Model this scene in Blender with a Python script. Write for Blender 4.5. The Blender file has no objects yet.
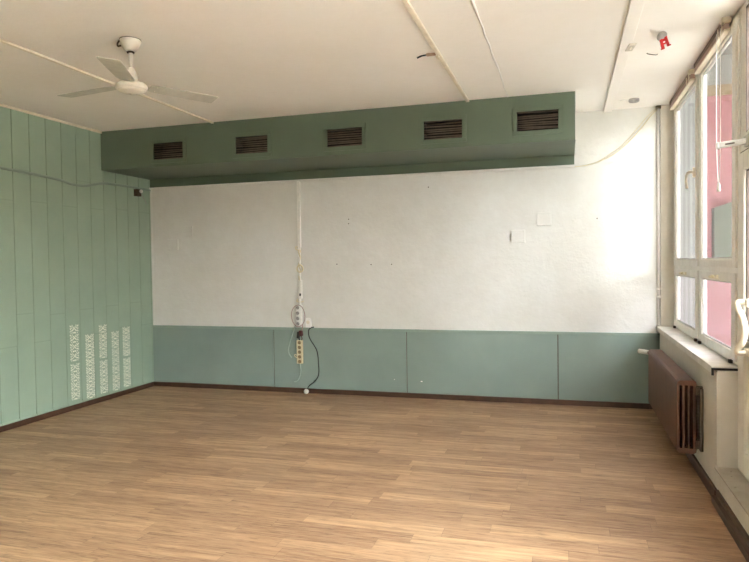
import bpy, bmesh, math, random
from mathutils import Vector, Matrix
C = bpy.context.scene.collection
SC = bpy.context.scene
PI = math.pi
random.seed(7)

# ------------------------------------------------------------------ camera
def camera():
    yaw, pit, rol, f = 0.2898, -0.0269, -0.0140, 646.18
    cy, sy, cp, sp = math.cos(yaw), math.sin(yaw), math.cos(pit), math.sin(pit)
    fw = Vector((-sy*cp, cy*cp, sp)); r = Vector((cy, sy, 0)); u = r.cross(fw)
    c, s = math.cos(rol), math.sin(rol)
    r2, u2 = c*r + s*u, -s*r + c*u
    cam = bpy.data.cameras.new('camera'); o = bpy.data.objects.new('camera', cam); C.objects.link(o)
    m = Matrix((r2, u2, -fw)).transposed().to_4x4(); m.translation = Vector((5.002, -6.9915, 1.5))
    o.matrix_world = m
    cam.sensor_fit = 'HORIZONTAL'; cam.sensor_width = 36; cam.lens = f*36/749
    cam.clip_start = 0.02
    SC.camera = o
camera()

# ------------------------------------------------------------------ daylight and exposure
SC.view_settings.view_transform = 'Standard'; SC.view_settings.look = 'None'
SC.view_settings.gamma = 1; SC.view_settings.use_curve_mapping = False
SC.view_settings.exposure = 3.1
SKY_STRENGTH = 5.0
w = bpy.data.worlds.new('overcast_sky'); SC.world = w; w.use_nodes = True
nt = w.node_tree; bg = nt.nodes['Background']
bg.inputs[0].default_value = (0.935, 0.985, 1.085, 1); bg.inputs[1].default_value = SKY_STRENGTH

# ------------------------------------------------------------------ materials
def lin(h):
    if isinstance(h, str):
        v = [int(h[i:i+2], 16)/255 for i in (0, 2, 4)]
        return tuple((c/12.92 if c <= .04045 else ((c+.055)/1.055)**2.4) for c in v) + (1,)
    return tuple(h) + (1,)
class N:
    def __init__(s, name):
        s.m = bpy.data.materials.new(name); s.m.use_nodes = True; s.t = s.m.node_tree
        s.b = s.t.nodes['Principled BSDF']
    def n(s, kind, **kw):
        x = s.t.nodes.new(kind)
        for k, v in kw.items():
            if k.startswith('i_'):
                x.inputs[int(k[2:])].default_value = v
            else: setattr(x, k, v)
        return x
    def l(s, a, b): s.t.links.new(a, b)
    def math(s, op, a, b=None, c=None):
        x = s.n('ShaderNodeMath', operation=op)
        for i, v in enumerate((a, b, c)):
            if v is None: continue
            if isinstance(v, (int, float)): x.inputs[i].default_value = v
            else: s.l(v, x.inputs[i])
        return x.outputs[0]
    def mix(s, f, a, b, mode='MIX'):
        x = s.n('ShaderNodeMix', data_type='RGBA', blend_type=mode)
        for sock, v in ((x.inputs[0], f), (x.inputs[6], a), (x.inputs[7], b)):
            if isinstance(v, (int, float)): sock.default_value = v
            elif isinstance(v, tuple): sock.default_value = v
            else: s.l(v, sock)
        return x.outputs[2]
    def pos(s): return s.n('ShaderNodeNewGeometry').outputs['Position']
    def noise(s, vec, scale, detail=4, rough=.55):
        x = s.n('ShaderNodeTexNoise'); x.inputs['Scale'].default_value = scale
        x.inputs['Detail'].default_value = detail; x.inputs['Roughness'].default_value = rough
        if vec is not None: s.l(vec, x.inputs['Vector'])
        return x.outputs[0]
    def ramp(s, f, a, b, lo=0., hi=1.):
        x = s.n('ShaderNodeMapRange'); x.inputs[1].default_value = a; x.inputs[2].default_value = b
        x.inputs[3].default_value = lo; x.inputs[4].default_value = hi; s.l(f, x.inputs[0]); return x.outputs[0]
    def scale(s, vec, v):
        x = s.n('ShaderNodeVectorMath', operation='MULTIPLY'); s.l(vec, x.inputs[0]); x.inputs[1].default_value = v
        return x.outputs[0]
    def bump(s, h, strength, dist=.01):
        x = s.n('ShaderNodeBump'); x.inputs['Strength'].default_value = strength; x.inputs['Distance'].default_value = dist
        s.l(h, x.inputs['Height']); s.l(x.outputs[0], s.b.inputs['Normal'])

def paint(name, col, rough=.6, var=.06, scale=3., bump=.0, bscale=60., metallic=0.):
    k = N(name); p = k.pos(); c = lin(col)
    dark = tuple(v*(1-2*var) for v in c[:3])+(1,); lite = tuple(min(1, v*(1+var)) for v in c[:3])+(1,)
    f = k.ramp(k.noise(p, scale), .3, .7)
    k.l(k.mix(f, dark, lite), k.b.inputs['Base Color'])
    k.b.inputs['Roughness'].default_value = rough; k.b.inputs['Metallic'].default_value = metallic
    if bump: k.bump(k.noise(p, bscale, 3), bump, .004)
    return k.m

def plaster(name, col, stain, amount, bstr=.25):
    k = N(name); p = k.pos(); c = lin(col)
    big = k.ramp(k.noise(p, .9, 5, .6), .35, .75)
    fine = k.ramp(k.noise(p, 9, 5, .6), .3, .75)
    a = k.mix(k.math('MULTIPLY', big, amount), c, lin(stain))
    a = k.mix(k.math('MULTIPLY', fine, amount*.35), a, lin(stain))
    k.l(a, k.b.inputs['Base Color']); k.b.inputs['Roughness'].default_value = .85
    h = k.math('ADD', k.noise(p, 22, 4, .6), k.math('MULTIPLY', k.noise(p, 4.5, 3), 1.2))
    k.bump(h, bstr, .008)
    return k.m

M = {}
M['white_wall'] = plaster('white_wall_plaster', 'dddcd6', 'bdb8aa', .5, .42)
M['ceiling'] = plaster('ceiling_paint', 'f5f0e8', 'e8e1d3', .45, .18)
M['side_plaster'] = plaster('side_wall_plaster', 'e6e1d6', 'bfb6a4', .6, .3)
M['concrete'] = plaster('worn_concrete', 'd0c6b3', '857a67', .9, .6)
M['green'] = paint('green_board_paint', '84948a', .5, .05, 1.6, .08, 90)
M['green_dark'] = paint('green_paint_shaded', '5c6a57', .55, .05, 1.6, .06, 90)  # same green as the wainscot, darkened to paint in the bulkhead's shade
M['green_cap'] = paint('green_trim_paint', '8b9c8e', .5, .05, 4)
M['cream'] = paint('cream_enamel', 'e6dcc6', .4, .05, 12)
M['white_plastic'] = paint('white_plastic', 'ebe8e1', .4, .03, 8)
M['cream_plastic'] = paint('yellowed_plastic', 'dccfa9', .4, .06, 20)
M['fan_white'] = paint('fan_white_enamel', 'd9d2c2', .4, .05, 14)
M['socket_shade'] = paint('socket_shade_brown', '94805c', .5, .08, 30)  # brown stands in for the round shadows of the lower sockets
M['blade'] = paint('fan_blade_grey_white', 'c4c2b4', .5, .06, 14)
M['upvc'] = paint('window_frame_white', 'e8e4da', .4, .05, 6)
M['sill'] = paint('sill_white', 'ebe7dd', .45, .07, 9)
M['brown_rad'] = paint('radiator_brown_enamel', '6a4a3a', .6, .08, 9)
M['brown_board'] = paint('brown_baseboard', '4c3426', .45, .15, 12)
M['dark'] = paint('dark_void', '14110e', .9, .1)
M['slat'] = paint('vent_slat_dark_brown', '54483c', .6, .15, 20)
M['black'] = paint('black_rubber', '17181a', .5, .05)
M['grey_green_cord'] = paint('grey_green_cord', '9fb0a4', .5, .04)
M['pink_cord'] = paint('dusty_pink_cord', 'a98f86', .5, .04)
M['dark_red'] = paint('dark_red_plastic', '4a1c1c', .4, .05)
M['red'] = paint('red_plastic', 'c41a12', .35, .08, 30)
M['grey_tab'] = paint('dull_cream_plastic', 'cfc8b8', .6, .06, 30)
M['grey'] = paint('grey_plastic', 'a9a59e', .5, .06, 30)
M['steel'] = paint('brushed_steel', 'c4c1b9', .35, .06, 20, metallic=.6)
M['brass'] = paint('tarnished_brass', '4d3f28', .45, .15, 40, metallic=.3)
M['decal'] = paint('cream_decal_print', 'f6f6e2', .6, .08, 60)
M['blind'] = paint('dusty_pink_blind_cloth', 'b79c90', .8, .06, 30)
M['blind_rail'] = paint('brown_blind_rail', '775d4e', .5, .06, 20)
M['pink_facade'] = paint('pink_render', (.60,.26,.285), .9, .03, 1)
M['tan'] = paint('tan_render', (.48,.36,.23), .9, .05, 1)
M['pale_facade'] = paint('pale_render', (.45,.44,.41), .9, .04, 1)
M['shed_green'] = paint('grey_green_panel', (.22,.235,.19), .8, .06, 1.5)
M['paving'] = paint('courtyard_paving', 'd2cfc6', .9, .15, 2)

def floor_mat():
    k = N('wood_look_vinyl'); p = k.pos()
    sep = k.n('ShaderNodeSeparateXYZ'); k.l(p, sep.inputs[0]); X, Y = sep.outputs[0], sep.outputs[1]
    Wd, Ln = .118, .82
    row = k.math('FLOOR', k.math('DIVIDE', Y, Wd))
    wn = k.n('ShaderNodeTexWhiteNoise', noise_dimensions='1D'); k.l(row, wn.inputs['W'])
    xs = k.math('ADD', k.math('DIVIDE', X, Ln), k.math('MULTIPLY', wn.outputs[0], 7.3))
    col = k.math('FLOOR', xs)
    cmb = k.n('ShaderNodeCombineXYZ'); k.l(row, cmb.inputs[0]); k.l(col, cmb.inputs[1])
    wn2 = k.n('ShaderNodeTexWhiteNoise', noise_dimensions='2D'); k.l(cmb.outputs[0], wn2.inputs['Vector'])
    tone = wn2.outputs[0]
    # grain, shifted per plank
    sh = k.n('ShaderNodeVectorMath', operation='MULTIPLY_ADD'); k.l(cmb.outputs[0], sh.inputs[0]); sh.inputs[1].default_value = (3.1, 5.7, 0)
    k.l(p, sh.inputs[2])
    g1 = k.noise(k.scale(sh.outputs[0], (1.7, 24, 1)), 1.0, 6, .65)
    g2 = k.noise(k.scale(sh.outputs[0], (5, 150, 1)), 1.0, 3, .6)
    g3 = k.noise(k.scale(sh.outputs[0], (7, 48, 1)), 1.0, 4, .75)
    base = k.mix(k.ramp(tone, 0, 1), lin('946f51'), lin('c59f77'))
    base = k.mix(k.ramp(g1, .38, .66, 0, .8), base, lin('775840'))
    base = k.mix(k.ramp(g2, .45, .70, 0, .6), base, lin('cbad88'))
    base = k.mix(k.ramp(g3, .54, .70, 0, .7), base, lin('5a402b'))
    # joints
    fy = k.math('FRACT', k.math('DIVIDE', Y, Wd)); fx = k.math('FRACT', xs)
    jy = k.math('LESS_THAN', fy, .022); jx = k.math('LESS_THAN', fx, .004)
    j = k.math('MAXIMUM', jy, jx)
    base = k.mix(k.math('MULTIPLY', j, .35), base, lin('503a29'))
    dirt = k.ramp(k.noise(p, 1.3, 6, .65), .5, .8, 0, .22)
    base = k.mix(dirt, base, lin('8d7d68'))
    k.l(base, k.b.inputs['Base Color'])
    k.l(k.ramp(g1, .3, .7, .38, .52), k.b.inputs['Roughness'])
    k.b.inputs['Specular IOR Level'].default_value = .35
    k.bump(k.math('SUBTRACT', k.math('MULTIPLY', g1, .4), k.math('MULTIPLY', j, .6)), .12, .003)
    return k.m
M['floor'] = floor_mat()

def left_mat():
    k = N('green_wall_boards'); p = k.pos()
    sep = k.n('ShaderNodeSeparateXYZ'); k.l(p, sep.inputs[0]); Y, Z = sep.outputs[1], sep.outputs[2]
    b = k.math('FLOOR', k.math('DIVIDE', k.math('ADD', Y, .025), .2076))
    wn = k.n('ShaderNodeTexWhiteNoise', noise_dimensions='1D'); k.l(b, wn.inputs['W'])
    odd = k.math('MODULO', k.math('ABSOLUTE', b), 2)
    off = k.math('ADD', k.math('MULTIPLY', odd, .28), k.math('MULTIPLY', wn.outputs[0], .05))
    fz = k.math('FRACT', k.math('DIVIDE', k.math('ADD', Z, off), 1.38))
    j = k.math('LESS_THAN', k.math('ABSOLUTE', k.math('SUBTRACT', fz, .78)), .004)
    base = k.mix(k.ramp(k.noise(p, 2.0, 5), .3, .7), lin('92a691'), lin('9db19a'))
    base = k.mix(k.math('MULTIPLY', wn.outputs[0], .25), base, lin('8b9e88'))
    base = k.mix(k.math('MULTIPLY', j, .13), base, lin('4e6050'))
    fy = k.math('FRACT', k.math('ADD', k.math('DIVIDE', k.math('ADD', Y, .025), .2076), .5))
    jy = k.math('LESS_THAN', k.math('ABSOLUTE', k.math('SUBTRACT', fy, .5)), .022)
    base = k.mix(k.math('MULTIPLY', jy, .22), base, lin('45563f'))  # dark line painted along each board groove in place of its shade
    k.l(base, k.b.inputs['Base Color']); k.b.inputs['Roughness'].default_value = .5
    k.bump(k.noise(p, 40, 3), .08, .004)
    return k.m
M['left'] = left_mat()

def glass_mat(name, tint, film=0., film_col='e6dcdc'):
    m = bpy.data.materials.new(name); m.use_nodes = True; t = m.node_tree
    for x in list(t.nodes): t.nodes.remove(x)
    out = t.nodes.new('ShaderNodeOutputMaterial'); tr = t.nodes.new('ShaderNodeBsdfTransparent')
    gl = t.nodes.new('ShaderNodeBsdfGlossy'); mx = t.nodes.new('ShaderNodeMixShader'); lw = t.nodes.new('ShaderNodeLayerWeight')
    pw = t.nodes.new('ShaderNodeMath'); pw.operation = 'POWER'; pw.inputs[1].default_value = 5
    fr = t.nodes.new('ShaderNodeMath'); fr.operation = 'MULTIPLY_ADD'; fr.inputs[1].default_value = .30; fr.inputs[2].default_value = .03
    lw.inputs[0].default_value = .5; t.links.new(lw.outputs['Facing'], pw.inputs[0]); t.links.new(pw.outputs[0], fr.inputs[0])
    tr.inputs[0].default_value = tint + (1,); gl.inputs['Roughness'].default_value = .02; gl.inputs[0].default_value = (.6, .6, .6, 1)
    t.links.new(fr.outputs[0], mx.inputs[0]); t.links.new(gl.outputs[0], mx.inputs[2])
    if film:
        d = t.nodes.new('ShaderNodeBsdfDiffuse'); d.inputs[0].default_value = lin(film_col)
        tl = t.nodes.new('ShaderNodeBsdfTranslucent'); tl.inputs[0].default_value = lin(film_col)
        m1 = t.nodes.new('ShaderNodeMixShader'); m1.inputs[0].default_value = .6
        t.links.new(d.outputs[0], m1.inputs[1]); t.links.new(tl.outputs[0], m1.inputs[2])
        m2 = t.nodes.new('ShaderNodeMixShader'); m2.inputs[0].default_value = film
        t.links.new(tr.outputs[0], m2.inputs[1]); t.links.new(m1.outputs[0], m2.inputs[2])
        t.links.new(m2.outputs[0], mx.inputs[1])
    else: t.links.new(tr.outputs[0], mx.inputs[1])
    t.links.new(mx.outputs[0], out.inputs[0])
    return m
M['glass'] = glass_mat('clear_glass', (.90, .91, .90))
M['film_glass'] = glass_mat('dusty_glass', (.88, .88, .89), .05)

def corrugated_mat():
    k = N('pale_ribbed_panel'); p = k.pos(); sep = k.n('ShaderNodeSeparateXYZ'); k.l(p, sep.inputs[0])
    s = k.math('SINE', k.math('MULTIPLY', sep.outputs[0], 95))
    k.l(k.mix(k.ramp(s, -1, 1), lin((.48,.485,.48)), lin((.62,.625,.62))), k.b.inputs['Base Color']); k.b.inputs['Roughness'].default_value = .7
    return k.m
M['ribbed'] = corrugated_mat()

# ------------------------------------------------------------------ mesh building
class MB:
    def __init__(s): s.bm = bmesh.new()
    def box(s, x0, x1, y0, y1, z0, z1, bev=0., rot=None, pivot=None):
        bm = bmesh.new(); bmesh.ops.create_cube(bm, size=1)
        bmesh.ops.scale(bm, vec=(abs(x1-x0), abs(y1-y0), abs(z1-z0)), verts=bm.verts)
        if bev: bmesh.ops.bevel(bm, geom=bm.edges[:], offset=bev, segments=2, affect='EDGES', profile=.5)
        c = Vector(((x0+x1)/2, (y0+y1)/2, (z0+z1)/2))
        if rot is not None: bmesh.ops.rotate(bm, verts=bm.verts, cent=(0,0,0), matrix=rot)
        bmesh.ops.translate(bm, vec=c, verts=bm.verts); s._add(bm); return s
    def _add(s, bm, smooth=False):
        me = bpy.data.meshes.new('t'); bm.to_mesh(me); bm.free()
        if smooth: me.polygons.foreach_set('use_smooth', [True]*len(me.polygons))
        s.bm.from_mesh(me); bpy.data.meshes.remove(me)
    def quad(s, *pts):
        s.bm.faces.new([s.bm.verts.new(p) for p in pts]); return s
    def prism(s, poly, axis, a, b):
        """poly: 2-D points in the other two axes (in x,y,z order), extruded from a to b along axis"""
        def P(p, t): return {'x': (t, p[0], p[1]), 'y': (p[0], t, p[1]), 'z': (p[0], p[1], t)}[axis]
        A = [s.bm.verts.new(P(p, a)) for p in poly]; B = [s.bm.verts.new(P(p, b)) for p in poly]
        n = len(poly)
        s.bm.faces.new(A); s.bm.faces.new(B[::-1])
        for i in range(n): s.bm.faces.new((A[i], B[i], B[(i+1) % n], A[(i+1) % n]))
        return s
    def tube(s, pts, r, n=8, smooth=True, steps=0, flat=1.):
        pts = [Vector(p) for p in pts]
        if steps and len(pts) > 2:
            q = []
            for i in range(len(pts)-1):
                p0 = pts[max(i-1, 0)]; p1 = pts[i]; p2 = pts[i+1]; p3 = pts[min(i+2, len(pts)-1)]
                for k in range(steps):
                    t = k/steps
                    q.append(.5*((2*p1)+(p2-p0)*t+(2*p0-5*p1+4*p2-p3)*t*t+(3*p1-p0-3*p2+p3)*t**3))
            q.append(pts[-1]); pts = q
        rs = r if isinstance(r, (list, tuple)) else [r]*len(pts)
        bm = bmesh.new(); rings = []
        t0 = (pts[1]-pts[0]).normalized(); up = Vector((0, 0, 1)) if abs(t0.z) < .9 else Vector((0, 1, 0))
        nrm = (up - t0*up.dot(t0)).normalized()
        for i, p in enumerate(pts):
            t = (pts[min(i+1, len(pts)-1)]-pts[max(i-1, 0)]).normalized()
            nrm = (nrm - t*nrm.dot(t)).normalized(); bi = t.cross(nrm)
            rings.append([bm.verts.new(p + rs[i]*(math.cos(2*PI*k/n)*nrm + flat*math.sin(2*PI*k/n)*bi)) for k in range(n)])
        for a, b in zip(rings, rings[1:]):
            for k in range(n): bm.faces.new((a[k], b[k], b[(k+1) % n], a[(k+1) % n]))
        bm.faces.new(rings[0]); bm.faces.new(rings[-1][::-1])
        bmesh.ops.recalc_face_normals(bm, faces=bm.faces); s._add(bm, smooth); return s
    def lathe(s, prof, c, n=28, rot=None):
        """prof: (radius, height) list round the z axis, closed at the ends"""
        bm = bmesh.new(); rings = []
        for r, h in prof:
            rings.append([bm.verts.new((r*math.cos(2*PI*k/n), r*math.sin(2*PI*k/n), h)) for k in range(n)])
        for a, b in zip(rings, rings[1:]):
            for k in range(n): bm.faces.new((a[k], a[(k+1) % n], b[(k+1) % n], b[k]))
        bm.faces.new(rings[0][::-1]); bm.faces.new(rings[-1])
        bmesh.ops.recalc_face_normals(bm, faces=bm.faces)
        if rot is not None: bmesh.ops.rotate(bm, verts=bm.verts, cent=(0,0,0), matrix=rot)
        bmesh.ops.translate(bm, vec=c, verts=bm.verts); s._add(bm, True); return s
    def build(s, name, mat, parent=None, recalc=True, **props):
        if recalc: bmesh.ops.recalc_face_normals(s.bm, faces=s.bm.faces)
        me = bpy.data.meshes.new(name)
        if parent is not None:
            org = Vector((0, 0, 0)); q = parent
            while q: org += q.location; q = q.parent
        else:
            vs = [v.co for v in s.bm.verts]
            org = Vector(((min(v.x for v in vs)+max(v.x for v in vs))/2, (min(v.y for v in vs)+max(v.y for v in vs))/2, min(v.z for v in vs)))
        bmesh.ops.translate(s.bm, vec=-org, verts=s.bm.verts)
        s.bm.to_mesh(me); s.bm.free(); me.materials.append(M[mat] if isinstance(mat, str) else mat)
        o = bpy.data.objects.new(name, me); C.objects.link(o)
        if parent is not None: o.parent = parent
        else: o.location = org
        for k, v in props.items(): o[k] = v
        return o
def box(*a, **k): return MB().box(*a, **k)
def thing(name, label, cat, loc, group=None):
    o = bpy.data.objects.new(name, None); C.objects.link(o); o.location = loc; o.empty_display_size = .05
    o['label'] = label; o['category'] = cat
    if group: o['group'] = group
    return o
def tag(o, label, cat, group=None):
    o['label'] = label; o['category'] = cat
    if group: o['group'] = group
    return o
def struct(o): o['kind'] = 'structure'; return o
def struct_root(name, loc):
    o = bpy.data.objects.new(name, None); C.objects.link(o); o.location = loc; o['kind'] = 'structure'; return o
def copy_tree(o, parent=None):
    c = o.copy(); C.objects.link(c)
    if parent is not None: c.parent = parent
    for ch in list(o.children): copy_tree(ch, c)
    return c
RX = lambda a: Matrix.Rotation(a, 3, 'X')
RY = lambda a: Matrix.Rotation(a, 3, 'Y')
RZ = lambda a: Matrix.Rotation(a, 3, 'Z')

# ------------------------------------------------------------------ the room
H = 3.02; YF = -11.0; XW = 5.885
struct(box(-.12, 6.045, YF-.15, .15, -.15, 0).build('floor', 'floor'))
struct(box(-.12, 6.045, YF-.15, .15, H, H+.2).build('ceiling', 'ceiling'))
struct(box(-.12, 6.045, 0, .15, 0, H).build('wall_back', 'white_wall'))
struct(box(-.12, 6.045, YF-.15, YF, 0, H).build('wall_front', 'white_wall'))
# boarded left wall with V grooves
prof = [(YF, -.12), (YF, 0)]
e = -.025; seams = []
while e > YF+.05: seams.append(e); e -= .2076
for s_ in reversed(seams): prof += [(s_-.0055, 0), (s_-.002, -.010), (s_+.002, -.010), (s_+.0055, 0)]
prof += [(0, 0), (0, -.12)]
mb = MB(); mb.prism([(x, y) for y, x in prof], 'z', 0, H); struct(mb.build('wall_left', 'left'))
# right wall: parapets, piers, lintel-free openings, corner pier, step of the balcony door
mb = MB()
mb.box(XW, 6.045, -2.58, 0, 0, .80)
mb.box(XW, 6.045, -2.58, -3.6, 0, .2)
mb.box(XW, 6.045, YF, -3.6, 0, .80)
mb.box(5.895, 6.045, -.03, 0, .80, H); mb.box(6.012, 6.045, -.1, 0, .80, H)
for y0, y1 in ((-3.5, -3.9), (-5.8, -6.0), (-8.0, -8.3), (-10.7, YF)): mb.box(XW, 6.045, y0, y1, .80 if y0 < -3.6 else .2, H)
struct(mb.build('wall_right', 'side_plaster'))
mb = MB(); mb.box(5.87, 6.0, -3.49, -2.585, .2, .212, .004)
for k in range(9):
    a, b = random.uniform(5.885, 5.985), random.uniform(-3.45, -2.62); r = random.uniform(.003, .008)
    mb.box(a-r, a+r, b-r, b+r, .211, .211+r, .001, RZ(random.random()*3))
struct(mb.build('trim_4', 'concrete'))

# baseboards
struct(box(0, .016, YF, -.014, 0, .055, .003).build('baseboard_left', 'brown_board'))
struct(box(0, XW, -.032, 0, 0, .055, .003).build('baseboard_back', 'brown_board'))
mb = MB(); mb.box(5.865, XW, -2.62, -.035, 0, .075, .003); mb.box(5.845, XW, YF, -2.63, 0, .05, .004); mb.box(5.868, XW, YF, -2.63, .05, .085, .003)
struct(mb.build('baseboard_right', 'brown_board'))
# cream cove strip at the left ceiling edge, pale bead above the left baseboard
struct(box(0, .022, YF, -.883, H-.022, H, .004).build('trim_1', 'cream'))
struct(box(0, .010, YF, -.018, .055, .073, .003).build('trim_2', 'left'))
# ledge strip on top of the white boards and its rough left edge
mb = MB(); mb.box(.0, 5.085, -.028, 0, 2.462, 2.487, .003); mb.box(5.085, XW, -.004, 0, 2.483, 2.491, .001)
mb.box(0, .022, -.008, 0, .77, 2.468, .003)
struct(mb.build('trim_3', 'white_wall'))
# green strip above the ledge, under the bulkhead
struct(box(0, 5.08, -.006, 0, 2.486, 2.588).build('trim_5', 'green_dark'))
# wainscot: boards with narrow seams, and the cap rail
mb = MB(); xs = [0, 1.664, 3.283, 4.906, XW]
for a, b in zip(xs, xs[1:]): mb.box(a+.005*(a > 0), b-.005*(b < XW), -.014, 0, .055, .735, .001)

struct(mb.build('trim_6', 'green'))
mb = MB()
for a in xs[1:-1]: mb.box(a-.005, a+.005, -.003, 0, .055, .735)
struct(mb.build('trim_10', 'slat'))  # dark strips that put shade into the gaps between boards
struct(box(0, XW, -.022, 0, .735, .765, .004).build('trim_7', 'green_cap'))
# chips of missing paint on the wainscot
for k, (x, z, a, b, lab) in enumerate(((3.45, .187, .026, .012, 'larger white chip of missing paint low on the green wainscot'),
                                      (3.14, .197, .010, .008, 'tiny pale chip of missing paint left of the wainscot seam'))):
    poly = [(x+a*.5*math.cos(t*PI/4)*random.uniform(.7, 1.1), z+b*.6*math.sin(t*PI/4)*random.uniform(.7, 1.1)) for t in range(8)]
    mb = MB(); mb.prism(poly, 'y', -.0155, -.0138); tag(mb.build('paint_chip', 'white_plastic'), lab, 'paint chip', 'chips in the wainscot paint')
# nail holes in the white wall
holes = [(2.62, 2.01, 'upper of the paired nail holes right of the white cable duct'), (2.62, 1.96, 'lower of the paired nail holes right of the white cable duct'),
         (2.47, 1.50, 'dark nail hole near the coiled cable at the middle of the duct'), (2.88, 1.49, 'nail hole in the white wall, the left of a level pair'),
         (3.12, 1.49, 'nail hole in the white wall, the right of a level pair'), (5.30, 1.93, 'lone nail hole at the far right of the white wall'),
         (3.55, 2.33, 'nail hole just under the bulkhead ledge')]
for x, z, lab in holes:
    tag(MB().lathe([(.001, -.001), (.007, -.001), (.007, .001), (.001, .001)], (x, -.001, z), 10, RX(PI/2)).build('nail_hole', 'slat'), lab, 'nail hole', 'nail holes in the white wall')

# ------------------------------------------------------------------ bulkhead with five vents
BX, BY, BZ = 5.08, -.883, 2.588
VZ0, VZ1, VW = 2.668, 2.845, .365
VC = [.875, 1.872, 2.893, 3.880, 4.752]
VDZ = [-.006, -.006, 0, .006, .026]
bk = thing('bulkhead', 'long green boxed-in duct under the ceiling along the back wall', 'bulkhead', (BX/2, BY/2, BZ))
HB, X0B, YB = H-.001, .001, -.001
mb = MB()
bxs = sorted([X0B, BX] + [c-VW/2 for c in VC] + [c+VW/2 for c in VC])
for i in range(len(bxs)-1):
    a, b = bxs[i], bxs[i+1]
    if i % 2 == 0: mb.quad((a, BY, BZ), (b, BY, BZ), (b, BY, HB), (a, BY, HB))
    else:
        dz = VDZ[i//2]
        mb.quad((a, BY, BZ), (b, BY, BZ), (b, BY, VZ0+dz), (a, BY, VZ0+dz)); mb.quad((a, BY, VZ1+dz), (b, BY, VZ1+dz), (b, BY, HB), (a, BY, HB))
mb.quad((X0B, BY, BZ), (BX, BY, BZ), (BX, YB, BZ), (X0B, YB, BZ))
mb.quad((BX, BY, BZ), (BX, YB, BZ), (BX, YB, HB), (BX, BY, HB))
bmesh.ops.remove_doubles(mb.bm, verts=mb.bm.verts, dist=1e-5)
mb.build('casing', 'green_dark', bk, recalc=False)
mb = MB(); mb.box(BX-.001, BX+.006, BY, -.002, BZ-.0, H-.002); mb.build('end_board', 'white_wall', bk)['label'] = 'white plastered end board'
ORD = ['leftmost dark louvred vent in the green bulkhead', 'second dark louvred vent from the left in the green bulkhead',
       'middle dark louvred vent in the green bulkhead', 'fourth dark louvred vent from the left, its slats bent',
       'rightmost dark louvred vent at the free end of the bulkhead']
def make_vent(i):
    c = VC[i]; z0, z1 = VZ0+VDZ[i], VZ1+VDZ[i]; a, b = c-VW/2, c+VW/2
    t = thing('air_vent', ORD[i], 'vent', (c, BY, z0), 'air vents in the green bulkhead')
    f = .04; mb = MB(); y0, y1 = BY-.016, BY
    mb.box(a-f, b+f, y0, y1, z1, z1+f, .003); mb.box(a-f, b+f, y0, y1, z0-f, z0, .003)
    mb.box(a-f, a, y0, y1, z0, z1, .003); mb.box(b, b+f, y0, y1, z0, z1, .003)
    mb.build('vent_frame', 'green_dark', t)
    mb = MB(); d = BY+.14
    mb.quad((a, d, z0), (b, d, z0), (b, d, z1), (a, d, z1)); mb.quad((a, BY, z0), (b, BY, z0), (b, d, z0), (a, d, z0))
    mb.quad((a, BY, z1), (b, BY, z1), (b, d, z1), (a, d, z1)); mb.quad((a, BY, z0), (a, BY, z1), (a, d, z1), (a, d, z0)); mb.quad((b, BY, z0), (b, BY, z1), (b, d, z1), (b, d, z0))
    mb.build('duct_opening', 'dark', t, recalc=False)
    rnd = random.Random(i*5+3); n = 8
    for k in range(n):
        zz = z0+(k+.5)*(z1-z0)/n; j = .005 if i < 3 else .010
        za, zb = zz+rnd.uniform(-j, j), zz+rnd.uniform(-j, j)
        mb = MB(); P = [(BY+.001, -.0065), (BY+.005, .0055), (BY+.009, .0055), (BY+.005, -.0065)]
        A = [mb.bm.verts.new((a+.001, y, za+z)) for y, z in P]; B = [mb.bm.verts.new((b-.001, y, zb+z)) for y, z in P]
        mb.bm.faces.new(A); mb.bm.faces.new(B[::-1])
        for q in range(4): mb.bm.faces.new((A[q], B[q], B[(q+1) % 4], A[(q+1) % 4]))
        mb.build('slat', 'slat', t)
for i in range(5): make_vent(i)

# ------------------------------------------------------------------ ceiling fan
FX, FY, FZ = 2.212, -3.27, 2.70
fan = thing('ceiling_fan', 'white three-bladed ceiling fan hanging on a short rod at the left', 'fan', (FX, FY, H))
MB().lathe([(.066, H-.001), (.068, H-.010), (.063, H-.028), (.044, H-.068), (.033, H-.078), (.02, H-.079)], (FX, FY, 0)).build('canopy', 'fan_white', fan)
MB().lathe([(.066, H-.0005), (.0695, H-.0005), (.0695, H-.005), (.066, H-.005)], (FX, FY, 0)).build('canopy_rim', 'brass', fan)
MB().lathe([(.024, H-.090), (.026, H-.083), (.020, H-.078), (.01, H-.078)], (FX, FY, 0), 16).build('collar', 'brass', fan)
MB().tube([(FX, FY, H-.08), (FX, FY, FZ+.10)], .013, 12).build('rod', 'fan_white', fan)
MB().lathe([(.012, .135), (.022, .125), (.034, .10), (.040, .07), (.040, .045), (.03, .03)], (FX, FY, FZ), 20).build('motor_neck', 'fan_white', fan)
MB().lathe([(.03, .034), (.085, .03), (.100, .018), (.104, .004), (.100, -.010), (.092, -.016)], (FX, FY, FZ), 32).build('motor_housing', 'fan_white', fan)
MB().lathe([(.093, -.014), (.088, -.022), (.066, -.032), (.03, -.040), (.012, -.042), (.010, -.048), (.002, -.049)], (FX, FY, FZ), 32).build('hub_cap', 'fan_white', fan)
MB().tube([(FX-.07, FY-.02, H-.004), (FX-.075, FY-.035, H-.03), (FX-.055, FY-.055, H-.055), (FX-.035, FY-.05, H-.05)], .006, 6, steps=4).build('supply_wire', 'brass', fan)
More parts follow.
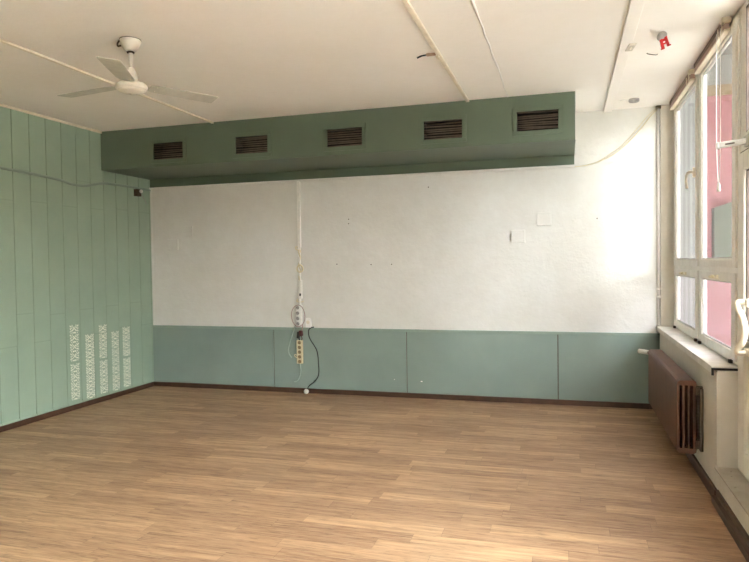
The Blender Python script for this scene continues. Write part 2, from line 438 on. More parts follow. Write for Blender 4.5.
def blade(deg, r0=.12, r1=.60, tilt=-.13):
    bm = bmesh.new(); st = [(r0, .045), (r0+.05, .058), (.36, .064), (r1-.02, .067), (r1, .060)]
    top, bot = [], []
    for r, h in st:
        for lst, z in ((top, .003), (bot, -.001)): lst.append([bm.verts.new((r, s*h, z - .012*(r/.6))) for s in (-1, 1)])
    for i in range(len(st)-1):
        bm.faces.new((top[i][0], top[i+1][0], top[i+1][1], top[i][1])); bm.faces.new((bot[i][0], bot[i][1], bot[i+1][1], bot[i+1][0]))
        for s in (0, 1): bm.faces.new((top[i][s], top[i+1][s], bot[i+1][s], bot[i][s]))
    for i in (0, -1): bm.faces.new((top[i][0], top[i][1], bot[i][1], bot[i][0]))
    bmesh.ops.recalc_face_normals(bm, faces=bm.faces)
    rot = RZ(math.radians(deg)) @ RX(tilt)
    bmesh.ops.rotate(bm, verts=bm.verts, cent=(0,0,0), matrix=rot); bmesh.ops.translate(bm, vec=(FX, FY, FZ+.018), verts=bm.verts)
    mb = MB(); mb._add(bm); b = mb.build('blade', 'blade', fan)
    d = Vector((math.cos(math.radians(deg)), math.sin(math.radians(deg)), 0))
    p0 = Vector((FX, FY, FZ+.020)); n2 = Vector((-d.y, d.x, 0))
    mb = MB(); mb.box(-.055, .055, -.028, .028, -.003, .003, .002)
    bmesh.ops.rotate(mb.bm, verts=mb.bm.verts, cent=(0,0,0), matrix=rot); bmesh.ops.translate(mb.bm, vec=p0+d*.135+Vector((0,0,.001)), verts=mb.bm.verts)
    for sgn in (-1, 1):
        c = p0 + d*.165 + n2*.03*sgn + Vector((0, 0, -.004 + sgn*.03*math.sin(tilt)))
        mb.lathe([(.002, -.004), (.006, -.003), (.006, .002)], c, 8)
    mb.build('blade_bracket', 'fan_white', b)
for dg in (175, 295, 56): blade(dg)

# ------------------------------------------------------------------ ceiling strips and fittings
tag(box(1.405, 1.433, YF, BY, H-.016, H, .003).build('cable_duct', 'cream'), 'thin cream cable duct along the ceiling beside the fan', 'cable duct', 'surface cable ducts on the ceiling')
tag(box(4.103, 4.133, YF, BY, H-.018, H, .003).build('cable_duct', 'cream'), 'thin cream cable duct on the ceiling ending at the bulkhead, right of centre', 'cable duct', 'surface cable ducts on the ceiling')
struct(MB().tube([(4.488+random.uniform(-.006, .006), BY-.001-(i/60)*(BY-YF), H-.001) for i in range(61)], [random.uniform(.004, .011) for i in range(61)], 8).build('trim_8', 'white_plastic'))
struct(box(5.365, 5.445, YF, -.01, H-.022, H, .003).build('trim_9', 'ceiling'))
t = thing('junction_stub', 'rusty broken wire stub beside the thin ceiling duct', 'wire stub', (4.04, -2.33, H))
MB().box(4.03, 4.10, -2.345, -2.315, H-.016, H, .004).build('stub_body', paint('stained_cream', 'b9987c', .7, .15, 60), t)
MB().box(4.098, 4.118, -2.33, -2.26, H-.03, H-.001, .004).build('clip', 'cream', t)
MB().tube([(4.035, -2.33, H-.008), (4.0, -2.335, H-.012), (3.985, -2.35, H-.022), (3.965, -2.352, H-.03)], .006, 6, steps=4).build('bare_wire', 'black', t)
t = thing('cover_tab', 'small cream tab stuck on the wide ceiling batten', 'tab', (5.43, -2.02, H-.024))
MB().box(5.415, 5.465, -2.15, -2.00, H-.030, H-.02, .004, RZ(.10)).build('tab_plate', 'grey_tab', t)
MB().box(5.434, 5.446, -2.10, -2.05, H-.037, H-.030, .003).build('tab_ridge', 'cream', t)
# round box, hook, red fitting
t = thing('round_junction_box', 'small round white junction box on the ceiling near the far right corner', 'junction box', (5.617, -.393, H))
MB().lathe([(.048, H), (.048, H-.022), (.040, H-.030), (.002, H-.031)], (5.617, -.393, 0), 24).build('box_body', 'grey', t)
MB().lathe([(.022, H-.0305), (.022, H-.034), (.002, H-.035)], (5.617, -.393, 0), 16).build('centre_cap', 'grey', t)
MB().tube([(5.573, -.40, H-.006), (5.53, -.41, H-.004), (5.49, -.40, H-.004)], .004, 6).build('wire', 'white_plastic', t)
tag(MB().tube([(5.575, -1.82, H+.001), (5.58, -1.82, H-.008), (5.64, -1.78, H-.010), (5.65, -1.78, H-.004)], .003, 6, steps=3).build('ceiling_hook', 'slat'), 'thin dark wire hook on the ceiling behind the red fitting', 'hook')
RXp, RYp = 5.612, -2.25
t = thing('ceiling_fitting', 'bright red plastic bracket with grey disc hanging from the ceiling near windows', 'ceiling fitting', (RXp, RYp, H))
rt = RX(-.75) @ RY(-.35)
MB().box(RXp-.012, RXp+.022, RYp-.012, RYp+.02, H-.016, H, .003).build('mount', 'cream', t)
MB().lathe([(.002, .006), (.030, .006), (.034, .002), (.034, -.004), (.002, -.006)], (RXp+.006, RYp-.01, H-.028), 24, rt).build('disc', 'grey', t)
MB().lathe([(.001, 0), (.007, 0), (.007, -.003), (.001, -.004)], (RXp+.0, RYp-.022, H-.018), 10, rt).build('screw_hole', 'black', t)
mb = MB(); R_ = RY(-.30) @ RX(.15)
for x0, x1, z0, z1 in ((-.030, .030, -.018, 0), (-.030, -.010, -.060, -.016), (.009, .030, -.060, -.016), (-.012, .014, -.046, -.026), (-.030, .030, -.070, -.058),
                       (-.032, -.010, -.100, -.068), (.012, .032, -.092, -.068), (-.038, -.010, -.104, -.094), (.014, .042, -.096, -.086)):
    c = R_ @ Vector(((x0+x1)/2, 0, (z0+z1)/2)) *.82 + Vector((RXp+.010, RYp+.004, H-.022))
    mb.box(c.x-(x1-x0)*.43, c.x+(x1-x0)*.43, c.y-.008, c.y+.008, c.z-(z1-z0)*.43, c.z+(z1-z0)*.43, .002, R_)
mb.build('bracket', 'red', t)

# ------------------------------------------------------------------ things on the left wall
tag(MB().tube([(.0155, YF+.02, 2.44), (.0155, -9, 2.44), (.0155, -7, 2.44), (.0155, -5, 2.438), (.0155, -4, 2.436), (.0155, -3.3, 2.434), (.0155, -2.8, 2.432), (.0155, -2.4, 2.431), (.0155, -2.1, 2.426), (.0155, -1.85, 2.419), (.0155, -1.66, 2.412), (.0155, -1.51, 2.402), (.0155, -1.38, 2.382), (.0155, -1.25, 2.378), (.0155, -1.1, 2.395), (.0155, -.95, 2.432), (.0155, -.8, 2.45), (.0155, -.6, 2.454), (.0155, -.4, 2.456), (.0155, -.2, 2.455), (.0155, -.03, 2.452)], .014, 8, steps=4).build('painted_cable', 'green_cap'),
    'thick painted-over cable running along the green left wall under the bulkhead', 'cable')
t = thing('lamp_socket', 'small dark brown lamp socket with white knob at top of green left wall', 'socket', (0, -.28, 2.36))
MB().box(0, .05, -.325, -.245, 2.355, 2.438, .004).build('socket_box', 'brass', t)
MB().lathe([(.002, -.022), (.016, -.016), (.022, 0), (.016, .016), (.002, .022)], (.062, -.265, 2.415), 16).build('knob', 'white_plastic', t)['label'] = 'round white knob'
tag(MB().tube([(.03, -.245, 2.40), (.02, -.19, 2.37), (.018, -.13, 2.31), (.012, -.10, 2.28)], .0035, 6, steps=4).build('loose_wire', 'grey'), 'thin pale loose wire drooping beside the dark lamp socket', 'wire')

def decal(y0, y1, z0, z1, splits, label):
    t = thing('wall_decal', label, 'decal', (0, (y0+y1)/2, z0), 'cream ornament strips on the green left wall')
    yc, hw = (y0+y1)/2, (y1-y0)/2
    rnd = random.Random(int(z0*1000)+int(y0*100))
    edges = [z0] + splits + [z1]; k = 0
    for za, zb in zip(edges, edges[1:]):
        za += .010 if za != z0 else 0; zb -= .010 if zb != z1 else 0
        mb = MB(); per = .094; n = max(1, round((zb-za)/per)); per = (zb-za)/n
        leaf = [(.30, .10, 60, .40), (.72, .10, 100, .34), (.90, .28, 150, .36), (.62, .34, 35, .44), (.30, .42, 120, .42), (.86, .55, 80, .38), (.55, .62, 160, .36),
                (.22, .72, 50, .42), (.74, .80, 20, .42), (.94, .88, 110, .30), (.45, .90, 90, .32), (.10, .55, 95, .36), (.10, .12, 80, .34)]
        for q in range(n):
            for u, v, a, ln in leaf:
                for sg in (-1, 1):
                    L = ln*hw*.84*rnd.uniform(.85, 1.1); W_ = L*.50; an = math.radians(a+rnd.uniform(-12, 12))
                    cy_, cz_ = yc + sg*u*hw*.95, za+(q+v)*per
                    pts = []
                    for m in range(8):
                        th = 2*PI*m/8; p, s2 = L*.5*math.cos(th), W_*.5*math.sin(th)*(1.15 if m in (1, 7) else 1)
                        pts.append((cy_+sg*(p*math.cos(an)-s2*math.sin(an)), min(zb, max(za, cz_+p*math.sin(an)+s2*math.cos(an)))))
                    x1 = .0010+.0006*rnd.random()
                    try: mb.prism(pts, 'x', -.0002, x1)
                    except ValueError: pass
        mb.build('ornament', 'decal', t)
decal(-1.43, -1.30, .10, .90, [.50], 'leftmost cream ornament strip low on the green wall, in two lengths')
decal(-1.205, -1.07, .07, .775, [], 'second cream ornament strip from the left, unbroken and low')
decal(-.99, -.86, .085, .86, [.47], 'middle cream ornament strip, tall, with a gap at mid height')
decal(-.785, -.657, .075, .765, [], 'fourth cream ornament strip from the left, unbroken')
decal(-.593, -.46, .085, .797, [.44], 'rightmost cream ornament strip, nearest the back corner')

# ------------------------------------------------------------------ things on the back wall
PL = [(.318, 1.77, 'lower left blank square plate painted into the white wall, near the left corner'), (.528, 1.925, 'upper blank square plate painted into the white wall, near the left corner'),
      (4.508, 1.765, 'lower blank square plate painted into the white wall, right part'), (4.775, 1.942, 'upper blank square plate painted into the white wall, right part')]
mb = MB(); mb.box(-.072, .072, -.022, 0, -.068, .068, .004)
pl0 = mb.build('cover_plate', 'white_wall')
org0 = pl0.location.copy()
for i, (x, z, lab) in enumerate(PL):
    o = pl0 if i == 0 else pl0.copy()
    if i: C.objects.link(o)
    o.location = org0 + Vector((x, 0, z)); tag(o, lab, 'cover plate', 'painted-over cover plates')

tag(box(1.998, 2.034, -.032, 0, 1.70, 2.468, .003).build('vertical_cable_duct', 'white_plastic'), 'white vertical cable duct on the back wall down from the bulkhead ledge', 'cable duct')
# twisted cable bundle below the duct
t = thing('cable_bundle', 'off-white twisted cables hanging below the vertical duct on the white wall', 'cable', (2.012, 0, 1.32))
def wob(ph, amp, z0, z1, n=16, x=2.012, y=-.014):
    return [(x+amp*math.sin(ph+i*1.1), y-.004*math.cos(ph+i*1.1), z0+(z1-z0)*i/n) for i in range(n+1)]
for ph, mt in ((0, 'white_plastic'), (2.1, 'cream_plastic'), (4.2, 'white_plastic')):
    MB().tube(wob(ph, .010, 1.72, 1.30), .007, 6, steps=3).build('cable', mt, t)
MB().tube([(2.02+.036*math.cos(a*.5), -.02-.005*math.sin(a), 1.455+.042*math.sin(a*.5)) for a in range(0, 14)], .009, 6, steps=2).build('coil', 'cream_plastic', t)
for zc, xo in ((1.70, -.035), (1.66, .012)):
    MB().tube([(2.01, -.012, zc), (2.01+xo, -.018, zc+.01), (2.01+xo*1.2, -.014, zc-.015), (2.012, -.014, zc-.04)], .007, 6, steps=3).build('loop', 'cream_plastic', t)
t = thing('cord_switch', 'slim white inline cord switch with a dark rocker above the upper socket strip', 'switch', (2.014, 0, 1.07))
MB().box(1.992, 2.040, -.026, 0, 1.10, 1.32, .008).build('switch_body', 'white_plastic', t)
MB().box(2.008, 2.028, -.031, -.02, 1.135, 1.165, .003).build('rocker', 'black', t)['label'] = 'black rocker'
MB().tube([(1.985, -.012, 1.10), (1.97, -.018, 1.07), (2.03, -.02, 1.065), (2.055, -.014, 1.075)], .006, 6, steps=3).build('clip', 'cream_plastic', t)
tag(MB().tube([(2.012, -.012, 1.10), (2.014, -.016, 1.05), (2.01, -.018, 1.0)], .013, 8).build('strip_lead', 'white_plastic'), 'short white lead entering the upper socket strip', 'lead')

def socket_strip(x0, x1, z0, z1, y, n, mat, label, sx, smat):
    cx = (x0+x1)/2
    t = thing('socket_strip', label, 'socket strip', (cx, y, z0), 'socket strips hung from the duct')
    MB().box(x0, x1, y-.042, y, z0, z1, .006).build('strip_body', mat, t)
    for k in range(n):
        zc = z0+(k+.5)*(z1-z0)/n
        s = MB().lathe([(.019, -.001), (.021, .003), (.017, .003), (.016, -.012+.013), (.001, .0005)], (sx, y-.042, zc), 18, RX(PI/2)).build('socket', smat, t)
        mb = MB()
        for dx, dz in ((-.007, .007), (.007, -.007)): mb.lathe([(.001, 0), (.0042, 0), (.0042, .0015), (.001, .0016)], (sx+dx, y-.0425, zc+dz), 8, RX(PI/2))
        mb.build('pin_hole', 'black', s)
    return t
socket_strip(1.968, 2.038, .78, 1.03, -.004, 4, 'white_plastic', 'upper white socket strip on the white wall above the green wainscot', 1.992, 'grey')
socket_strip(1.973, 2.043, .345, .62, -.016, 5, 'cream_plastic', 'lower yellowed socket strip hanging on the green wainscot', 2.012, 'socket_shade')
tag(MB().tube([(2.0+.085*math.cos(a), -.052-.004*math.sin(3*a), .905+.125*math.sin(a)) for a in [i*2*PI/20 for i in range(21)]], .005, 6).build('cord_loop', 'pink_cord'), 'dusty pink cord looped over the upper socket strip', 'cord')
t = thing('wall_socket', 'small white wall socket box on top of the wainscot rail', 'socket', (2.12, 0, .768))
MB().box(2.085, 2.150, -.04, 0, .768, .875, .006).build('socket_box', 'white_plastic', t)
MB().lathe([(.020, -.001), (.022, .003), (.017, .003), (.001, .0005)], (2.117, -.04, .83), 18, RX(PI/2)).build('socket_face', 'cream', t)
t = thing('plug_cluster', 'dark red and black plugs bunched above the lower socket strip', 'plug', (2.01, -.02, .62))
MB().box(1.978, 2.008, -.058, -.016, .64, .72, .008, RY(.1)).build('black_plug', 'black', t)
MB().box(2.004, 2.046, -.060, -.016, .665, .735, .010, RY(-.12)).build('red_plug', 'dark_red', t)
MB().tube([(2.0, -.04, .645), (2.005, -.045, .63), (2.008, -.04, .615)], .008, 6).build('black_lead', 'black', t)
MB().tube([(2.04, -.045, .73), (2.05, -.045, .77), (2.048, -.045, .80)], .006, 6).build('pink_lead', 'pink_cord', t)
MB().tube([(2.032, -.04, .665), (2.04, -.045, .64), (2.03, -.045, .60)], .006, 6).build('red_lead', 'dark_red', t)
tag(MB().tube([(1.955, -.03, .80), (1.935, -.035, .74), (1.905, -.03, .66), (1.868, -.026, .56), (1.855, -.024, .50), (1.865, -.022, .45), (1.895, -.022, .41)], .007, 6, steps=4).build('grey_cord', 'grey_green_cord'), 'pale grey-green cord curling left beside the lower socket strip', 'cord', 'loose cord ends')
tag(MB().tube([(2.008, -.04, .347), (2.012, -.034, .30), (2.01, -.028, .24), (1.99, -.024, .18), (1.965, -.022, .14), (1.925, -.022, .125)], .007, 6, steps=4).build('grey_cord', 'grey_green_cord'), 'pale grey-green cord dangling below the lower socket strip', 'cord', 'loose cord ends')
tag(MB().tube([(1.973, -.04, .44), (1.945, -.035, .45), (1.94, -.035, .43), (1.973, -.04, .41)], .005, 6, steps=4).build('cord_tie', 'cream_plastic'), 'small cream cord tie on the side of the lower socket strip', 'cord tie')
tag(MB().tube([(2.185, -.030, .775), (2.15, -.034, .765), (2.122, -.034, .74), (2.118, -.028, .68), (2.14, -.024, .62), (2.18, -.022, .56), (2.213, -.022, .50), (2.228, -.022, .42), (2.232, -.022, .34), (2.235, -.022, .26), (2.22, -.024, .19), (2.17, -.03, .13), (2.12, -.045, .09), (2.10, -.06, .05)], .006, 8, steps=4).build('power_cord', 'black'), 'black power cord hanging in an S down the green wainscot', 'cord')
t = thing('cord_plug', 'round white plug lying on the floor under the black cord', 'plug', (2.095, -.07, 0))
MB().lathe([(.004, -.022), (.022, -.020), (.028, -.006), (.028, .012), (.018, .024), (.008, .034)], (2.095, -.075, .029), 20, RX(-1.2)).build('plug_body', 'white_plastic', t)
for dx in (-.008, .008): MB().tube([(2.095+dx, -.09, .022), (2.095+dx, -.118, .012)], .0024, 6).build('pin', 'steel', t)

# cables sagging from the bulkhead end up to the corner
def sag(a, b, d, n=14):
    a, b = Vector(a), Vector(b); return [a.lerp(b, i/n)+Vector((0, 0, -d*4*(i/n)*(1-i/n))) for i in range(n+1)]
tag(MB().tube([(5.05, -.016, 2.463), (5.20, -.010, 2.475), (5.33, -.010, 2.510), (5.45, -.010, 2.565), (5.568, -.010, 2.655), (5.709, -.010, 2.80), (5.80, -.012, 2.92), (5.865, -.02, 2.985)], .0042, 6, steps=4).build('sagging_cable', 'cream_plastic'), 'lower cream cable sagging from the bulkhead end to the far corner', 'cable', 'pair of sagging cables')
tag(MB().tube([(5.30, -.008, 2.50), (5.42, -.008, 2.57), (5.55, -.008, 2.665), (5.68, -.008, 2.81), (5.78, -.010, 2.93), (5.86, -.02, 2.998)], .003, 6, steps=4).build('sagging_cable', 'cream_plastic'), 'upper thinner cream cable sagging into the far corner', 'cable', 'pair of sagging cables')
t = thing('corner_pipe', 'thin white vertical pipe in the corner between back wall and windows', 'pipe', (5.872, -.024, .8))
MB().tube([(5.876, -.016, .765), (5.876, -.016, H)], .013, 10).build('pipe_tube', 'white_plastic', t)
for z in (1.12, 1.20): MB().box(5.856, 5.896, -.034, 0, z, z+.018, .003).build('clamp', 'white_plastic', t)
MB().box(5.855, 5.90, -.04, 0, H-.03, H-.001, .004).build('top_box', 'brass', t)

# ------------------------------------------------------------------ radiator
rad = thing('radiator', 'brown enamelled column radiator on the wall under the window sill', 'radiator', (5.79, -1.3, .15))
Y0, Y1, Z0, Z1 = -.52, -2.16, .165, .665
MB().box(5.722, 5.740, Y1, Y0, Z0+.01, Z1-.012, .006).build('front_panel', 'brown_rad', rad)
for x0, x1 in ((5.757, 5.774), (5.790, 5.806), (5.824, 5.842)):
    MB().box(x0, x1, Y1+.004, Y0-.004, Z0+.02, Z1-.022, .005).build('panel', 'brown_rad', rad)
mb = MB(); mb.prism([(5.720, Z1-.030), (5.728, Z1-.004), (5.745, Z1+.004), (5.825, Z1+.004), (5.842, Z1-.004), (5.848, Z1-.030)], 'y', Y1, Y0)
mb.build('top_header', 'brown_rad', rad)
mb = MB(); mb.prism([(5.722, Z0+.035), (5.728, Z0+.008), (5.745, Z0), (5.825, Z0), (5.842, Z0+.008), (5.848, Z0+.035)], 'y', Y1, Y0)
mb.build('bottom_header', 'brown_rad', rad)
for k in range(27):
    y = Y0-.04-k*(Y0-Y1-.08)/26
    if k in (0, 26): continue
mb = MB()
for z in (.23, .60):
    mb.box(5.84, XW-.001, Y1+.0, Y1+.02, z-.03, z+.03, .003)
mb.box(5.862, 5.882, Y1-.03, Y1+.01, .19, .62, .003)
mb.build('wall_bracket', 'slat', rad)
v = MB().tube([(5.735, Y0, Z1-.04), (5.735, Y0+.10, Z1-.04)], .014, 10).build('valve_stem', 'brass', rad)
MB().tube([(5.735, Y0+.10, Z1-.04), (5.66, Y0+.17, Z1-.038)], [.022, .022], 14).build('valve_knob', 'white_plastic', rad)['label'] = 'white valve knob'
MB().tube([(5.82, Y0-.06, Z0+.06), (5.82, Y0+.03, Z0+.06), (5.84, Y0+.05, Z0+.06), (XW-.001, Y0+.05, Z0+.06)], .012, 8).build('return_pipe', 'brown_rad', rad)

# ------------------------------------------------------------------ window sill
t = thing('window_sill', 'long white painted window sill above the brown radiator', 'sill', (5.94, -1.34, .80))
mb = MB(); mb.box(5.855, 6.03, -2.58, -.0, .815, .835, .003); mb.box(5.855, 5.868, -2.58, -.0, .79, .816, .003); mb.box(5.89, 6.03, -2.575, 0, .795, .815)
mb.build('sill_board', 'sill', t)
mb = MB(); mb.box(5.854, 6.028, -2.588, -2.579, .812, .826, .001); mb.box(5.854, 5.868, -2.588, -2.579, .78, .812, .001); mb.build('end_edge', 'black', t)['label'] = 'dark exposed end edge'

# ------------------------------------------------------------------ windows
def ring(y0, y1, z0, z1, x0, x1, wl, wr, wb, wt, bev=.004):
    """frame around an opening: y0 is the far jamb, y1 the near one"""
    mb = MB(); mb.box(x0, x1, y0-wl, y0, z0, z1, bev); mb.box(x0, x1, y1, y1+wr, z0, z1, bev)
    mb.box(x0, x1, y1+wr, y0-wl, z0, z0+wb, bev); mb.box(x0, x1, y1+wr, y0-wl, z1-wt, z1, bev); return mb
def sash(root, name, y0, y1, z0, z1, gl, stile=.095, rail=.06, toprail=.06, x0=5.998):
    s = ring(y0, y1, z0, z1, x0, 6.038, stile, stile, rail, toprail, .006).build(name, 'upvc', root)
    ring(y0-stile, y1+stile, z0+rail, z1-toprail, x0+.010, 6.024, .008, .008, .008, .008, .001).build('gasket', 'grey', s)
    MB().box(6.024, 6.030, y1+stile-.006, y0-stile+.006, z0+rail-.006, z1-toprail+.006).build('glass', gl, s)
    return s
ZT = 1.43
def lever(s, y, z, drop):
    MB().box(5.978, 5.999, y-.016, y+.016, z-.04, z+.04, .004).build('handle_plate', 'cream', s)
    MB().tube([(5.985, y, z), (5.955, y, z+.004), (5.945, y+.025, z-.004), (5.938, y+.06, z-.03), (5.94, y+.07, z-drop*.6), (5.944, y+.055, z-drop)], [.011]*5*4+[.011], 8, steps=4).build('handle', 'cream', s)
def latch(s, y, z):
    MB().box(5.985, 5.999, y-.10, y+.10, z-.014, z+.014, .004).build('latch_plate', 'cream', s)
    MB().tube([(5.985, y+.03, z), (5.968, y+.03, z), (5.962, y-.01, z), (5.964, y-.10, z+.004)], .009, 8, steps=3).build('latch_handle', 'brass' if False else 'cream_plastic', s)
def hinge(root, y): MB().box(5.985, 6.005, y-.022, y+.022, .836, .858, .003).build('hinge', 'slat', root)
# far window
w1 = struct_root('window_1', (6.05, -.72, .835))
ring(-.1, -1.335, .835, H, 6.012, 6.040, .05, .035, .03, .05).build('window_frame', 'upvc', w1)
MB().box(6.012, 6.040, -1.30, -.15, ZT-.03, ZT+.03, .004).build('transom', 'upvc', w1)
s = sash(w1, 'upper_sash', -.145, -1.305, ZT+.012, 2.975, 'glass'); lever(s, -1.24, 2.20, .12)
s = sash(w1, 'lower_sash', -.145, -1.305, .858, ZT-.02, 'film_glass'); latch(s, -.72, 1.375)
for y in (-.19, -1.26): hinge(w1, y)
# near window
w2 = struct_root('window_2', (6.05, -1.95, .835))
ring(-1.335, -2.565, .835, H, 6.012, 6.040, .035, .05, .03, .05).build('window_frame', 'upvc', w2)
MB().box(6.012, 6.040, -2.515, -1.37, ZT-.03, ZT+.03, .004).build('transom', 'upvc', w2)
s = sash(w2, 'upper_sash', -1.375, -2.53, ZT+.012, 2.975, 'glass')
s = sash(w2, 'lower_sash', -1.375, -2.515, .858, ZT-.02, 'film_glass'); latch(s, -1.97, 1.375)
for y in (-1.42, -2.42): hinge(w2, y)
# out-of-view windows, added with the room's far end to bring in daylight
for nme, y0, y1 in (('window_4', -3.9, -5.8), ('window_5', -6.0, -8.0), ('window_6', -8.3, -10.7)):
    r = struct_root(nme, (6.05, (y0+y1)/2, .83)); ring(y0, y1, .80, H, 6.01, 6.040, .08, .08, .06, .08).build('window_frame', 'upvc', r)
    MB().box(6.052, 6.058, y1+.07, y0-.07, .86, 2.95).build('glass', 'glass', r)
# balcony door with a light above
d1 = struct_root('door_1', (6.05, -3.05, .2))
mb = ring(-2.565, -3.5, .2, H, 6.02, 6.040, .115, .08, .03, .04, .006); mb.box(6.01, 6.040, -3.42, -2.68, 2.13, 2.24, .006); mb.build('door_frame', 'upvc', d1)
MB().box(6.052, 6.058, -3.43, -2.675, 2.235, 2.985).build('transom_glass', 'glass', d1)
ring(-2.68, -3.42, 2.24, 2.98, 6.02, 6.052, .01, .01, .01, .01, .001).build('transom_gasket', 'slat', d1)
lf = ring(-2.625, -3.45, .225, 2.125, 5.99, 6.06, .13, .13, .13, .11, .008).build('door_leaf', 'upvc', d1)
MB().box(6.01, 6.04, -3.33, -2.745, .35, .95, .003).build('lower_panel', 'upvc', lf)
MB().box(6.0, 6.04, -3.33, -2.745, .93, 1.02, .006).build('middle_rail', 'upvc', lf)
MB().box(6.03, 6.036, -3.33, -2.745, 1.01, 2.02).build('glass', 'glass', lf)
ring(-2.755, -3.32, 1.02, 2.015, 6.005, 6.03, .01, .01, .01, .01, .001).build('gasket', 'slat', lf)
ring(-2.612, -3.46, .213, 2.137, 6.006, 6.02, .014, .014, .012, .012, .001).build('seal', 'slat', d1)
# pull handle
HX, HY = .028, -.055
h = MB().tube([(a+HX, b+HY, c) for a, b, c in [(5.962, -2.79, 1.245), (5.935, -2.785, 1.25), (5.915, -2.775, 1.245), (5.918, -2.778, 1.21), (5.938, -2.80, 1.15), (5.944, -2.81, 1.09), (5.938, -2.80, 1.03), (5.920, -2.778, .985), (5.915, -2.775, .96), (5.935, -2.785, .955), (5.962, -2.79, .96)]],
              [.015]*4+[.016]*4+[.018]*24+[.016]*8+[.015]*1, 10, steps=4).build('pull_handle', 'cream', lf)
for z in (1.245, .96): MB().box(5.950+HX, 6.005+HX, -2.825+HY, -2.76+HY, z-.022, z+.022, .005).build('handle_plate', 'cream', h)
MB().lathe([(.002, -.008), (.012, -.008), (.012, .008), (.002, .010)], (5.958+HX, -2.79+HY, 1.07), 12, RY(-PI/2)).build('lock', 'slat', h)
# steel stay bar at the top of the door
t = thing('door_stay', 'silver metal stay bar jutting into the room at the top of the balcony door', 'stay bar', (5.95, -2.85, 2.15))
bar = Vector((5.847, -2.80, 2.157)); end = Vector((6.02, -2.83, 2.172))
dd = end-bar; ang = math.atan2(dd.y, dd.x); ln = dd.length
def along(mb, a0, a1, wy, wz, dz=0, bev=.004):
    mb.box(a0, a1, -wy/2, wy/2, dz-wz/2, dz+wz/2, bev)
    return mb
mb = along(MB(), 0, ln, .03, .034, 0, .006)
bmesh.ops.rotate(mb.bm, verts=mb.bm.verts, cent=(0,0,0), matrix=RZ(ang) @ RY(-math.asin(dd.z/ln))); bmesh.ops.translate(mb.bm, vec=bar, verts=mb.bm.verts); mb.build('bar', 'steel', t)
mb = along(MB(), .035, .085, .034, .010, 0, .003)
bmesh.ops.rotate(mb.bm, verts=mb.bm.verts, cent=(0,0,0), matrix=RZ(ang) @ RY(-math.asin(dd.z/ln))); bmesh.ops.translate(mb.bm, vec=bar, verts=mb.bm.verts); mb.build('slot', 'slat', t)
mb = along(MB(), -.012, .008, .034, .040, 0, .006)
bmesh.ops.rotate(mb.bm, verts=mb.bm.verts, cent=(0,0,0), matrix=RZ(ang) @ RY(-math.asin(dd.z/ln))); bmesh.ops.translate(mb.bm, vec=bar, verts=mb.bm.verts); mb.build('tip', 'grey', t)
MB().box(5.985, 6.012, -2.88, -2.78, 2.14, 2.205, .004).build('bracket', 'steel', t)

# ------------------------------------------------------------------ raised blinds
def blind(y0, y1, label, cord):
    t = thing('raised_blind', label, 'blind', (5.97, (y0+y1)/2, 2.88), 'raised blinds at the top of the windows')
    MB().box(5.958, 5.998, y1, y0, 2.988, H, .004).build('head_rail', 'blind_rail', t)
    mb = MB()
    for k in range(4): mb.box(5.962+.002*(k % 2), 5.994-.002*(k % 2), y1+.01, y0-.01, 2.950+k*.0095, 2.959+k*.0095, .002)
    mb.build('folded_cloth', 'blind', t)
    MB().box(5.960, 5.996, y1+.01, y0-.01, 2.934, 2.949, .003).build('bottom_rail', 'cream', t)
    MB().box(5.945, 6.0, y1-.006, y1+.05, 2.985, H, .005).build('end_bracket', 'cream', t)
    for yy in (y1+.03, y1+.14): MB().tube([(5.95, yy, 2.99), (5.952, yy, 2.93)], .003, 6).build('tilt_cord', 'cream', t)
    if cord:
        MB().tube([(5.943, y1+.03, 2.96), (5.943, y1+.03, 2.3), (5.943, y1+.05, 2.03), (5.943, y1+.075, 1.99), (5.943, y1+.10, 2.03), (5.943, y1+.14, 2.3), (5.943, y1+.14, 2.96)], .0022, 6, steps=4).build('pull_cord', 'white_plastic', t)
        MB().lathe([(.003, .03), (.008, .02), (.012, -.02), (.010, -.03), (.002, -.032)], (5.943, y1+.075, 1.965), 12).build('cord_pull', 'white_plastic', t)
blind(-.16, -1.26, 'raised brown and cream blind at the far window', False)
blind(-1.40, -2.42, 'raised pinkish blind with long pull cord at the nearer window', True)

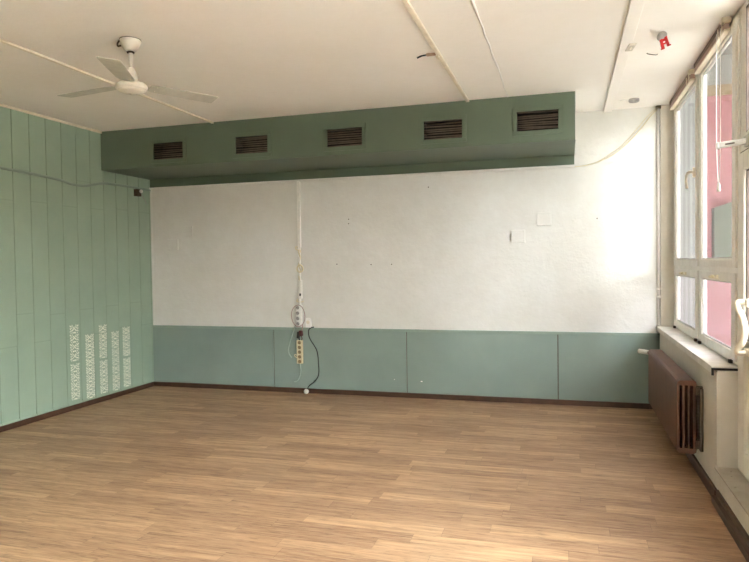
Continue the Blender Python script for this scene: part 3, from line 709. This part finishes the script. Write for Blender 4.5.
# ------------------------------------------------------------------ outside
mb = MB(); mb.box(-.12, 6.045, YF-.15, 8, 3.22, 6.4); mb.box(5.9, 6.045, .15, 8, -.5, 3.22)
struct(mb.build('wall_outside', 'pale_facade'))  # unseen upper storey and facade, added to shut out sky
struct(box(6.045, 40, -40, 40, -.6, -.5).build('courtyard_ground', 'paving'))
b = thing('pink_building', 'pink rendered building wing seen through the windows', 'building', (8.5, 4.5, -.5))
MB().box(7.06, 12, 4.0, 7, -.5, 3.98).build('pink_wall', 'pink_facade', b)
MB().box(7.06, 12, 3.98, 7, 3.98, 4.14).build('tan_band', 'tan', b)
MB().box(7.06, 12, 4.05, 7, 4.14, 6.4).build('upper_wall', 'pale_facade', b)
mb = MB(); mb.box(6.05, 10.5, -4.0, 7, 4.6, 4.78)
for x in (7.0, 7.75, 8.6): mb.box(x, x+.14, -4.0, 4.0, 4.42, 4.6)
mb.build('balcony_slab', 'pale_facade', b)  # seen only in part; the unseen length is added to block sky
MB().box(10.3, 10.5, -5.3, 4.0, -.5, 4.6).build('sky_block_wall', 'pale_facade', b)['label'] = 'pale added wall that blocks the sky'  # unseen wall, added to block sky beside the slab
mb = MB(); mb.prism([(7.13, 1.50), (8.2, 1.50), (8.2, 2.62), (7.13, 2.27)], 'y', 3.80, 4.0); mb.build('lean_to', 'shed_green', b)
tag(box(6.05, 7.05, 3.90, 3.97, -.5, 4.59).build('ribbed_screen', 'ribbed'), 'pale ribbed screen panel outside the far window beside the pink wall', 'screen')

o = thing('added_opposite_building', 'unseen long low building opposite, added to block the low sky', 'building', (20, -10, -.5))  # out of view, added to cut off the low sky
MB().box(18, 24, -40, 20, -.5, 4.0).build('facade', paint('brick_render', '7d6d60', .9, .05, 1), o)
MB().box(6.05, 12.5, -20, -14, -.5, 13).build('sky_block_wing', paint('cream_render', '857b6e', .9, .05, 1), o)  # unseen block, added to stop sky light coming along the facade
mb = MB(); mb.prism([(17.7, 4.0), (24.3, 4.0), (24.3, 4.2), (17.7, 4.2)], 'y', -40.2, 20.2); mb.build('roof_edge', 'grey', o)
